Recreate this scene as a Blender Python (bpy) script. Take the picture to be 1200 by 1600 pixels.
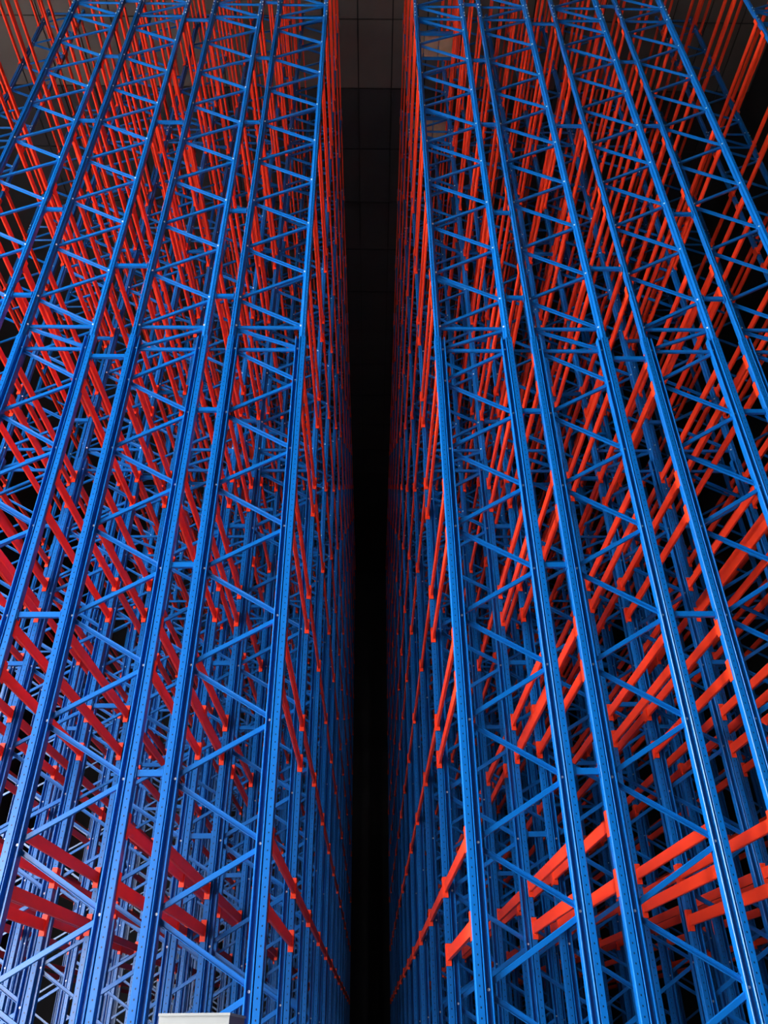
import bpy, math, random
from mathutils import Vector, Matrix
random.seed(7)
for o in list(bpy.data.objects): bpy.data.objects.remove(o)
SC = bpy.context.scene
COL = SC.collection

# ------------------------------------------------------------------ camera
F_PX, TILT, YAW, ROLL = 1223.2, math.radians(34.19), math.radians(1.16), math.radians(-0.58)
EYE = 1.6
fwd = Vector((math.sin(YAW) * math.cos(TILT), math.cos(YAW) * math.cos(TILT), math.sin(TILT)))
rgt = Vector((math.cos(YAW), -math.sin(YAW), 0))
upv = rgt.cross(fwd)
cr = math.cos(ROLL) * rgt + math.sin(ROLL) * upv
cu = -math.sin(ROLL) * rgt + math.cos(ROLL) * upv
cam_d = bpy.data.cameras.new('camera')
cam = bpy.data.objects.new('camera', cam_d); COL.objects.link(cam)
cam_d.sensor_fit = 'VERTICAL'; cam_d.sensor_height = 32.0
cam_d.lens = F_PX / 1600 * 32.0
cam_d.clip_end = 300
M = Matrix((cr, cu, -fwd)).transposed().to_4x4()
M.translation = Vector((0, 0, EYE))
cam.matrix_world = M
SC.camera = cam

def project(p):
    d = Vector(p) - Vector((0, 0, EYE))
    z = d.dot(fwd)
    if z < .1: return None
    return (600 + F_PX * d.dot(cr) / z, 800 - F_PX * d.dot(cu) / z)

# ------------------------------------------------------------------ sky, sun, exposure
W = bpy.data.worlds.new('sky'); SC.world = W; W.use_nodes = True
bg = W.node_tree.nodes['Background']
bg.inputs[0].default_value = (0.92, 0.95, 1.0, 1)      # even, bright daylight that enters the hall through its open left side
bg.inputs[1].default_value = 33.0
for pname, ploc, prot, pw, ph in (('side_portal', (-17.35, .95, 7.25), (math.radians(90), 0, math.radians(-90)), 10.9, 14.5),
                                  ('front_portal', (-12.75, -9.65, 3.0), (math.radians(90), 0, 0), 6.5, 6.0)):
    por = bpy.data.lights.new(pname, 'AREA'); por.energy = 0.0; por.shape = 'RECTANGLE'; por.size = pw; por.size_y = ph
    por.cycles.is_portal = True                        # gives off no light; only tells the sampler where the hall is open
    por_o = bpy.data.objects.new(pname, por); COL.objects.link(por_o)
    por_o.location = ploc; por_o.rotation_euler = prot
SC.view_settings.view_transform = 'Standard'
SC.view_settings.look = 'None'
SC.view_settings.exposure = 0.0
SC.view_settings.gamma = 1.0
SC.view_settings.use_curve_mapping = False

# ------------------------------------------------------------------ materials
def mat(name, col, rough=.4, metal=0.0, spec=.5, noise=0.0, nscale=3.0, coat=0.0):
    m = bpy.data.materials.new(name); m.use_nodes = True
    nt = m.node_tree; b = nt.nodes['Principled BSDF']
    b.inputs['Base Color'].default_value = (*col, 1)
    b.inputs['Roughness'].default_value = rough
    b.inputs['Metallic'].default_value = metal
    b.inputs['Specular IOR Level'].default_value = spec
    b.inputs['Coat Weight'].default_value = coat
    b.inputs['Coat Roughness'].default_value = .15
    if noise:
        tc = nt.nodes.new('ShaderNodeTexCoord'); n = nt.nodes.new('ShaderNodeTexNoise')
        n.inputs['Scale'].default_value = nscale; n.inputs['Detail'].default_value = 5
        nt.links.new(tc.outputs['Object'], n.inputs['Vector'])
        mx = nt.nodes.new('ShaderNodeMix'); mx.data_type = 'RGBA'
        mx.inputs[6].default_value = (*[c * (1 - noise) for c in col], 1)
        mx.inputs[7].default_value = (*[min(1, c * (1 + noise)) for c in col], 1)
        nt.links.new(n.outputs['Fac'], mx.inputs[0])
        nt.links.new(mx.outputs[2], b.inputs['Base Color'])
    return m

BLUE = (0.001, 0.118, 0.42)
ORANGE = (0.95, 0.050, 0.011)
m_blue = mat('blue_powder_coat', BLUE, .30, spec=.5, noise=.10, nscale=2.0)
m_orange = mat('orange_powder_coat', ORANGE, .42, noise=.08, nscale=2.0)
m_bolt = mat('zinc_bolt', (.90, .90, .90), .3, 0.15)
m_floor = mat('concrete', (.20, .195, .185), .8, noise=.2, nscale=.6)
m_apron = mat('pale_concrete', (.58, .56, .52), .8, noise=.2, nscale=.6)
m_pale = mat('pale_render', (.72, .72, .72), .8, noise=.1, nscale=.5)
m_wall = mat('dark_cladding', (.03, .028, .03), .9, noise=.2, nscale=.4)
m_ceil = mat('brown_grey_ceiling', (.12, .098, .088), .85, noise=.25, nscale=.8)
m_ceil_shade = mat('shaded_ceiling', (.03, .025, .028), .9, noise=.2, nscale=.8)  # ceiling tone for the far rows, with the falloff into shade painted in
m_seam = mat('ceiling_backing', (.02, .018, .018), .9)
m_board = mat('brown_board', (.30, .20, .13), .7, noise=.35, nscale=6)
m_white = mat('white_enamel', (.46, .46, .44), .4)
m_side = mat('grey_brown_enamel', (.22, .18, .17), .5)

def perforated():
    """blue powder coat with a column of punched holes at |x| = 34 mm, one every 75 mm"""
    m = m_blue.copy(); m.name = 'blue_perforated_steel'
    nt = m.node_tree; N = nt.nodes; L = nt.links
    b = N['Principled BSDF']
    src = b.inputs['Base Color'].links[0].from_socket
    tc = N.new('ShaderNodeTexCoord'); sp = N.new('ShaderNodeSeparateXYZ')
    L.new(tc.outputs['Object'], sp.inputs[0])
    def mt(op, a, b_=None, c=None):
        n = N.new('ShaderNodeMath'); n.operation = op
        for i, v in enumerate((a, b_, c)):
            if v is None: continue
            if isinstance(v, (int, float)): n.inputs[i].default_value = v
            else: L.new(v, n.inputs[i])
        return n.outputs[0]
    ax = mt('ABSOLUTE', sp.outputs[0])
    dx = mt('SUBTRACT', ax, .034)
    fz = mt('FRACT', mt('DIVIDE', sp.outputs[2], .075))
    dz = mt('MULTIPLY', mt('SUBTRACT', fz, .5), .075)
    d = mt('SQRT', mt('ADD', mt('MULTIPLY', dx, dx), mt('MULTIPLY', mt('MULTIPLY', dz, dz), .55)))
    hole = mt('MULTIPLY', mt('LESS_THAN', d, .0062), mt('LESS_THAN', sp.outputs[1], .004))
    mx = N.new('ShaderNodeMix'); mx.data_type = 'RGBA'
    L.new(hole, mx.inputs[0]); L.new(src, mx.inputs[6]); mx.inputs[7].default_value = (.002, .006, .02, 1)
    L.new(mx.outputs[2], b.inputs['Base Color'])
    return m
m_perf = perforated()

# ------------------------------------------------------------------ mesh helpers
class MB:
    def __init__(s): s.v = []; s.f = []
    def box(s, a, b):
        i = len(s.v)
        s.v += [(x, y, z) for z in (a[2], b[2]) for y in (a[1], b[1]) for x in (a[0], b[0])]
        s.f += [tuple(i + k for k in q) for q in ((0, 2, 3, 1), (4, 5, 7, 6), (0, 1, 5, 4), (2, 6, 7, 3), (0, 4, 6, 2), (1, 3, 7, 5))]
    def prism(s, prof, lo, hi, to3):
        """extrude a closed 2D profile between lo and hi; to3(u, v, w) maps to xyz"""
        i = len(s.v); n = len(prof)
        s.v += [to3(u, v, lo) for u, v in prof] + [to3(u, v, hi) for u, v in prof]
        s.f += [(i + k, i + (k + 1) % n, i + n + (k + 1) % n, i + n + k) for k in range(n)]
        s.f += [tuple(i + k for k in range(n))[::-1], tuple(i + n + k for k in range(n))]
    def disc(s, c, r, h, n=6):
        """little hexagonal bolt head sticking out towards -y"""
        i = len(s.v)
        ring = [(c[0] + r * math.cos(2 * math.pi * k / n), c[2] + r * math.sin(2 * math.pi * k / n)) for k in range(n)]
        s.v += [(x, c[1], z) for x, z in ring] + [(x, c[1] - h, z) for x, z in ring]
        s.f += [(i + k, i + (k + 1) % n, i + n + (k + 1) % n, i + n + k) for k in range(n)]
        s.f += [tuple(i + n + k for k in range(n))]
    def mesh(s, name, m, fix=True):
        me = bpy.data.meshes.new(name); me.from_pydata(s.v, [], s.f)
        for x in (m if isinstance(m, (list, tuple)) else [m]): me.materials.append(x)
        if fix:
            import bmesh
            bm = bmesh.new(); bm.from_mesh(me); bmesh.ops.recalc_face_normals(bm, faces=bm.faces); bm.to_mesh(me); bm.free()
        me.update(); return me

def link(name, me, parent=None, loc=(0, 0, 0), rot=(0, 0, 0)):
    o = bpy.data.objects.new(name, me); COL.objects.link(o)
    o.parent = parent; o.location = loc; o.rotation_euler = rot
    return o
def tag(o, label=None, cat=None, group=None, kind=None):
    if label: o['label'] = label
    if cat: o['category'] = cat
    if group: o['group'] = group
    if kind: o['kind'] = kind
    return o
ORD = ['first', 'second', 'third', 'fourth', 'fifth', 'sixth', 'seventh', 'eighth', 'ninth', 'tenth', 'eleventh', 'twelfth', 'thirteenth', 'fourteenth', 'fifteenth']

# ------------------------------------------------------------------ layout of the racks
Y0, BAY, NP = 7.49, 2.70, 13                 # front row of frames, bay length, rows of frames
FW = 1.063                                   # frame width, outside to outside
COLS = {                                     # centre x of each frame: (side, number from the aisle)
    ('left', 1): -1.416, ('left', 2): -2.745, ('left', 3): -4.270, ('left', 4): -5.618, ('left', 5): -8.44,
    ('right', 1): 1.396, ('right', 2): 2.715, ('right', 3): 4.242, ('right', 4): 5.610, ('right', 5): 8.45}
J1, J2, TOP = 7.99 + EYE, 17.58 + EYE, 23.7 + EYE     # splices in the uprights
ROOF = 24.6 + EYE
END = Y0 + NP * BAY + .6
def is_p(side, n):                           # which way the zigzag starts
    return (n % 2 == 1) == (side == 'left')

# ------------------------------------------------------------------ the hall
XW, YF = 17.0, -9.3                          # the hall: side walls, front wall behind the camera
GY0, GY1, GZ = -4.5, 6.4, 14.5               # the open stretch of the left wall in front of the racks
b = MB(); b.box((-XW - .3, YF - .3, -.3), (XW + .3, END + .3, 0)); tag(link('floor', b.mesh('floor', m_floor)), kind='structure')
b = MB(); b.box((-90, -70, -.3), (-XW - .3, 60, -.005)); b.box((-XW - .3, -70, -.3), (40, YF - .3, -.005)); tag(link('ground', b.mesh('ground', m_apron)), kind='structure')
b = MB(); b.box((-XW - .3, GY1, 0), (-XW, END, ROOF + .06)); b.box((-XW - .3, GY0, GZ), (-XW, GY1, ROOF + .06)); b.box((-XW - .3, YF, 0), (-XW, GY0, ROOF + .06))
tag(link('wall_left', b.mesh('wall_left', m_wall)), kind='structure')
b = MB(); b.box((XW, YF, 0), (XW + .3, END, ROOF + .06)); tag(link('wall_right', b.mesh('wall_right', m_wall)), kind='structure')
b = MB(); b.box((-XW - .3, END, 0), (XW + .3, END + .3, ROOF + .06)); tag(link('wall_back', b.mesh('wall_back', m_wall)), kind='structure')
b = MB(); b.box((-XW - .3, YF - .3, 0), (-16, YF, ROOF + .06)); b.box((-16, YF - .3, 6), (-9.5, YF, ROOF + .06)); b.box((-9.5, YF - .3, 0), (XW + .3, YF, ROOF + .06))
tag(link('wall_front', b.mesh('wall_front', m_wall)), kind='structure')
b = MB(); b.box((-XW - .3, YF - .3, ROOF + .05), (XW + .3, END + .3, ROOF + .45))
ceil = tag(link('ceiling', b.mesh('ceiling', m_seam)), kind='structure')
PW, PL = 1.02, 1.99
b = MB(); b.box((-PW / 2 + .02, -PL / 2 + .02, 0), (PW / 2 - .02, PL / 2 - .02, .05)); pm = b.mesh('ceiling_panel', m_ceil); pd = b.mesh('ceiling_panel', m_ceil_shade)
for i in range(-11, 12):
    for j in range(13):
        link('ceiling_panel', pm if j < 3 else pd, ceil, (.11 + i * PW, 10.76 - 2 * PL + PL * (j + .5), ROOF))  # rows further back take the shade-darkened colour

# ------------------------------------------------------------------ upright frames
# plan of the heavy lower upright: perforated outer flange, deep groove, inner flange
LOWER = [(0, .010), (.006, 0), (.062, 0), (.066, .005), (.067, .045), (.072, .045), (.074, .004), (.078, -.003), (.083, -.003), (.088, .004),
         (.090, .046), (.094, .050), (.126, .050), (.129, .046), (.130, .010), (.133, .005), (.141, .005), (.146, .012), (.146, .095), (.010, .095), (0, .086)]
UPPER = [(.012, .012), (.020, .002), (.036, .002), (.040, .006), (.048, .006), (.052, .002), (.066, .002), (.075, .014), (.082, .030), (.100, .034),
         (.104, .040), (.104, .088), (.016, .088), (.012, .082)]
def post_mesh(name, prof, z0, z1, sgn):
    b = MB(); b.prism([(u * sgn, v) for u, v in prof], z0, z1, lambda u, v, w: (u, v, w))
    return b.mesh(name, m_perf)
POST = {}
for s in (1, -1):
    POST[s] = [post_mesh('lower_upright', LOWER, 0.0, J1, s), post_mesh('middle_upright', UPPER, J1 - .02, J2, s), post_mesh('upper_upright', UPPER, J2, TOP, s)]
b = MB(); b.box((-.03, -.05, 0), (.19, .15, .012)); FOOT = {1: b.mesh('foot_plate', m_blue)}
b = MB(); b.box((-.19, -.05, 0), (.03, .15, .012)); FOOT[-1] = b.mesh('foot_plate', m_blue)

CH_OPEN = [(-.024, 0), (-.024, -.030), (-.019, -.030), (-.019, -.004), (.019, -.004), (.019, -.030), (.024, -.030), (.024, 0)]   # open side to the front
CH_WEB = [(-.024, 0), (-.019, 0), (-.019, -.026), (.019, -.026), (.019, 0), (.024, 0), (.024, -.026), (.020, -.030), (-.020, -.030), (-.024, -.026)]
BR = {}
def brace_mesh(L, open_):
    k = (round(L, 3), open_)
    if k not in BR:
        b = MB(); b.prism(CH_OPEN if open_ else CH_WEB, -L / 2, L / 2, lambda u, v, w: (w, v, u))
        BR[k] = b.mesh('brace', m_blue)
    return BR[k]
# nodes (height over the eye) of the zigzag; series a starts on the left upright of a 'p' frame
def zigzag():
    a = lambda k: .937 + 1.1425 * k          # left nodes, lower section
    c = lambda k: .362 + 1.1410 * k          # right nodes
    segs = []
    pts = [('b', -.78), ('a', -.205)]
    for k in range(7): pts += [('b', c(k)), ('a', a(k))]
    segs += [(pts[i], pts[i + 1]) for i in range(len(pts) - 1)]
    segs.append((('a', 7.79), ('b', 7.79))); segs.append((('b', 7.79), ('a', 8.22))); segs.append((('a', 8.22), ('b', 8.22)))
    pts = [('b', 8.22)]
    for k in range(8): pts += [('a', 8.80 + 1.1415 * k), ('b', 9.365 + 1.146 * k)]
    pts[-1] = ('b', 17.32)
    segs += [(pts[i], pts[i + 1]) for i in range(len(pts) - 1)]
    segs.append((('a', 17.32), ('b', 17.32))); segs.append((('a', 17.32), ('b', 17.87))); segs.append((('a', 17.87), ('b', 17.87)))
    pts = [('b', 17.87)]
    for k in range(5): pts += [('a', 18.44 + 1.143 * k), ('b', 19.01 + 1.143 * k)]
    segs += [(pts[i], pts[i + 1]) for i in range(len(pts) - 1)]
    segs.append((('b', -1.35), ('a', -1.35)))
    segs.append((('a', -1.35), ('b', -.78)))
    segs.append((pts[-1], ('a', pts[-1][1])))
    return segs
SEGS = zigzag()
def node_x(h): return FW / 2 - (.110 if h < 8.0 else .088)
def brace_list(p):
    out = []
    for (s0, h0), (s1, h1) in SEGS:
        x0 = (-1 if (s0 == 'a') == p else 1) * node_x(h0); x1 = (-1 if (s1 == 'a') == p else 1) * node_x(h1)
        if x0 > x1: x0, h0, x1, h1 = x1, h1, x0, h0
        off = .034 if h0 != h1 else 0.0       # two braces share each node, one just below and one just above the bolt
        if h1 > h0: hA, hB = h0 + off, h1 - off
        elif h1 < h0: hA, hB = h0 - off, h1 + off
        else: hA, hB = h0, h1
        dx, dz = x1 - x0, hB - hA
        L = math.hypot(dx, dz) + .03
        out.append((((x0 + x1) / 2, (hA + hB) / 2 + EYE), math.atan2(dz, dx), L, dz < -.01))
    return out
def bolts_mesh(p):
    b = MB(); seen = set()
    for seg in SEGS:
        for s, h in seg:
            x = (-1 if (s == 'a') == p else 1) * node_x(h)
            if (round(x, 3), round(h, 2)) in seen: continue
            seen.add((round(x, 3), round(h, 2)))
            b.disc((x, .051 if h < 8.0 else .032, h + EYE), .013, .014)
    for s in (-1, 1):
        for z in (J2 - .25, J2 - .12, J2 + .12, J2 + .25):
            b.disc((s * (FW / 2 - .03), .003, z), .012, .012)
    return b.mesh('bolt_heads', m_bolt)
BOLTS = {True: bolts_mesh(True), False: bolts_mesh(False)}
def bracing_mesh(p):
    b = MB()
    for (x, z), ang, L, op in brace_list(p):
        c, s = math.cos(ang), math.sin(ang)
        b.prism(CH_OPEN if op else CH_WEB, -L / 2, L / 2, lambda u, v, w: (x + w * c - u * s, v + .085, z + w * s + u * c))
    return b.mesh('bracing', m_blue)
BRACING = {True: bracing_mesh(True), False: bracing_mesh(False)}

def in_view(pts, margin=40):
    q = [project(p) for p in pts]
    return any(t and -margin < t[0] < 1200 + margin and -margin < t[1] < 1600 + margin for t in q)
ROWP = ['front row'] + [ORD[k] + ' row back' for k in range(1, NP)]
frames_in = set()
for (side, n), xc in COLS.items():
    p = is_p(side, n)
    for k in range(NP):
        y = Y0 + k * BAY
        if not in_view([(xc + dx, y, z * .5) for dx in (-.53, 0, .53) for z in range(0, int(TOP * 2))]): continue
        frames_in.add((side, n, k))
        e = link('rack_frame', None, None, (xc, y, 0))
        tag(e, f'blue steel ladder frame, {ORD[n - 1]} from central aisle on its {side} side, {ROWP[k]}', 'rack frame', 'blue upright frames of the pallet racks')
        for s in (1, -1):
            x = -s * FW / 2
            for i, nm in enumerate(('lower_upright', 'middle_upright', 'upper_upright')): link(nm, POST[s][i], e, (x, 0, 0))
            if k < 3: link('foot_plate', FOOT[s], e, (x, 0, 0))
        if k < 3 and n <= 4:
            for (x, z), ang, L, op in brace_list(p):
                link('brace', brace_mesh(L, op), e, (x, .085, z), (0, -ang, 0))
        else:
            tag(link('bracing', BRACING[p], e), kind='stuff')
        if k < 5: tag(link('bolt_heads', BOLTS[p], e), 'bright zinc bolt heads', kind='stuff')

# ------------------------------------------------------------------ beams
UP = [1.42, 3.42, 5.38, 7.36, 9.25, 11.18, 13.18] + [13.18 + 1.965 * k for k in range(1, 6)]
LOW_L = [.87, 2.89, 4.83, 6.83, 8.63, 10.70, 12.65] + [12.65 + 1.965 * k for k in range(1, 6)]
LOW_R = [.72, 2.93, 4.69, 6.78, 8.66, 10.62, 12.63] + [12.63 + 1.965 * k for k in range(1, 6)]
def level(side, post_no, lv, which):
    if post_no == 0: return UP[lv] if which == 'upper' else (LOW_L if side == 'left' else LOW_R)[lv]
    if post_no == 1: return UP[lv] - (.0 if which == 'upper' else .44)
    return UP[lv] + .13 - (.0 if which == 'upper' else (.36 if (side, post_no) == ('right', 3) else .50))
CW = .028
BH, BW, CH = .116, .034, .225
BL = BAY - .095 - .016
BPROF = [(-BW / 2, -BH / 2 + .006), (-BW / 2 + .006, -BH / 2), (BW / 2 - .006, -BH / 2), (BW / 2, -BH / 2 + .006), (BW / 2, BH / 2 - .006), (BW / 2 - .006, BH / 2), (-BW / 2 + .006, BH / 2), (-BW / 2, BH / 2 - .006)]
b = MB(); b.prism(BPROF, 0, BL, lambda u, v, w: (u, w, v)); beam_me = b.mesh('box_section', m_orange)
def conn(b, s, y, d, o=(0, 0, 0)):
    """angle bracket: plate across the upright and a side plate hooked over its outer edge (s = direction of that edge)"""
    ox, oy, oz = o
    b.box((ox - CW, oy + min(y, y - d * .008), oz - CH / 2), (ox + CW, oy + max(y, y - d * .008), oz + CH / 2))
    xs = sorted((ox + s * CW, ox + s * (CW + .006))); ys = sorted((oy + y - d * .008, oy + y + d * .062))
    b.box((xs[0], ys[0], oz - CH / 2), (xs[1], ys[1], oz + CH / 2))
CONN = {}
for s in (1, -1):
    b = MB(); conn(b, s, -.0, -1); f_ = b.mesh('end_connector', m_orange)
    b = MB(); conn(b, s, BL, 1); CONN[s] = (f_, b.mesh('end_connector', m_orange))
cands = []
for (side, n), xc in COLS.items():
    for pi, s in enumerate((1, -1)):           # s: outer edge of that upright (right = 1)
        x = xc + s * (FW / 2 - CW)
        near = (s == 1) == (side == 'left')
        post_no = 2 * (n - 1) + (0 if near else 1)
        for k in range(NP - 1):
            if (side, n, k) not in frames_in and (side, n, k + 1) not in frames_in: continue
            for lv in range(12):
                for which in (('upper', 'lower') if k == 0 else ('upper',)):     # only the front bay has a second beam per level
                    hh = level(side, post_no, lv, which)
                    if hh > 23.3: continue
                    z = hh + EYE + CH / 2
                    y = Y0 + k * BAY + .095 + .008
                    pr = [project((x, y + BL * t / 8, z)) for t in range(9)]
                    inside = sum(1 for q in pr if q and -5 < q[0] < 1205 and -5 < q[1] < 1605)
                    a, c = pr[0], pr[-1]
                    dist = (Vector((x, y + BL / 2, z)) - Vector((0, 0, EYE))).length
                    size = inside / 9 * (math.hypot(a[0] - c[0], a[1] - c[1]) + 15) * (150 / dist)
                    if k > 0 and post_no > 3: size *= .5
                    cands.append((size, side, post_no, k, lv, which, x, y, z, s, inside))
cands.sort(key=lambda c: -c[0])
bayw = ['front bay'] + [ORD[k] + ' bay' for k in range(1, NP)]
rest = MB()
for i, (size, side, pn, k, lv, which, x, y, z, s, inside) in enumerate(cands):
    if i < 300:
        e = link('pallet_crossbeam', None, None, (x, y, z))
        tag(e, f'orange beam in {bayw[k]}, {ORD[pn]} post {side} of aisle, {ORD[lv]} level up' + (f', {which} of two' if k == 0 else ''), 'beam', 'orange pallet beams of the racks')
        link('box_section', beam_me, e)
        link('end_connector', CONN[s][0], e); link('end_connector', CONN[s][1], e)
    else:
        rest.box((x - BW / 2, y, z - BH / 2), (x + BW / 2, y + BL, z + BH / 2))
        conn(rest, s, 0, -1, (x, y, z)); conn(rest, s, BL, 1, (x, y, z))
tag(link('distant_beams', rest.mesh('distant_beams', m_orange, fix=False)), 'mass of orange beams receding into the dark racks on both sides', 'beams', kind='stuff')

# ------------------------------------------------------------------ spacers between neighbouring frames
SP_AB = [-.15, 2.13, 4.40, 6.68, 8.83, 10.82, 13.36, 15.60, 17.9, 20.2]
SP_BC = [-.10, 3.79, 7.62, 9.48, 13.33, 17.10, 20.9]
SPM = {}
def spacer_mesh(w):
    w = round(w, 3)
    if w not in SPM:
        b = MB()
        b.prism([(-.030, 0), (-.030, -.040), (-.025, -.040), (-.025, -.005), (.025, -.005), (.025, -.040), (.030, -.040), (.030, 0)], -w / 2, w / 2, lambda u, v, ww: (ww, -v, u))
        bar = b.mesh('spacer_bar', m_blue)
        b = MB(); b.box((-.004, -.012, -.055), (.004, .060, .055)); SPM[w] = (bar, b.mesh('spacer_flange', m_blue))
    return SPM[w]
srest = MB(); nsp = 0
for side in ('left', 'right'):
    for n, lst in ((1, SP_AB), (2, SP_BC), (3, SP_AB)):
        xa, xb = sorted((COLS[(side, n)], COLS[(side, n + 1)]))
        w = xb - xa - FW - .004; xm = (xa + xb) / 2
        for k in range(NP):
            y = Y0 + k * BAY + .02
            for j, h in enumerate(lst):
                if not in_view([(xm, y, h + EYE)], 30): continue
                if k < 3 and n < 5 and nsp < 300:
                    bar, fl = spacer_mesh(w); nsp += 1
                    e = link('row_spacer', None, None, (xm, y, h + EYE))
                    tag(e, f'short blue spacer between {ORD[n - 1]} and {ORD[n]} frames {side} of aisle, {ROWP[k]}, {ORD[j]} up', 'spacer', 'blue row spacers between the frames')
                    link('spacer_bar', bar, e)
                    link('spacer_flange', fl, e, (-w / 2 + .004, 0, 0)); link('spacer_flange', fl, e, (w / 2 - .004, 0, 0))
                else:
                    srest.box((xm - w / 2, y, h + EYE - .03), (xm + w / 2, y + .04, h + EYE + .03))
tag(link('distant_spacers', srest.mesh('distant_spacers', m_blue)), 'small blue spacers between the frames deep inside the racks', 'spacers', kind='stuff')

# ------------------------------------------------------------------ plank platforms high in the right rack
def platform(y, label):
    x0, x1, z = .88, 1.912, 19.305 + EYE
    e = tag(link('work_platform', None, None, ((x0 + x1) / 2, y, z)), label, 'platform', 'plank platforms high in the right rack')
    w = x1 - x0
    b = MB(); b.box((-w / 2, -.03, -.05), (w / 2, .03, .05)); rail = b.mesh('side_rail', m_blue)
    link('side_rail', rail, e, (0, -.27, 0)); link('side_rail', rail, e, (0, .27, 0))
    bw = w / 3
    b = MB(); b.box((-bw / 2 + .012, -.24, -.02), (bw / 2 - .012, .24, .02)); bm_ = b.mesh('board', m_board)
    for i in range(3): link('board', bm_, e, (-w / 2 + bw * (i + .5), 0, .01))
platform(9.0, 'brown plank platform high right of aisle, nearer the top of the picture')
platform(11.0, 'brown plank platform high right of aisle, the lower in view of two')

# ------------------------------------------------------------------ white cabinet at the bottom edge
def cabinet():
    D_ = 5.0
    xl, xr, top = -1.125, -.755, 1.745
    e = tag(link('metal_cabinet', None, None, ((xl + xr) / 2, D_ + .3, 0)), 'white metal cabinet with flat top in front of the left rack', 'cabinet')
    w = (xr - xl) / 2
    b = MB(); b.box((-w, -.28, .08), (w, .32, top - .012)); link('body', b.mesh('body', m_side), e)
    b = MB(); b.box((-w - .002, -.31, .10), (w + .002, -.281, top - .012)); d = link('door', b.mesh('door', m_white), e)
    b = MB(); b.box((w - .06, -.335, .95), (w - .04, -.31, 1.15)); link('handle', b.mesh('handle', m_bolt), d)
    b = MB(); b.box((-w - .006, -.318, top - .012), (w + .006, .325, top)); link('top_panel', b.mesh('top_panel', m_white), e)
    b = MB(); b.box((-w + .02, -.26, 0), (w - .02, .30, .08)); link('plinth', b.mesh('plinth', m_side), e)
cabinet()
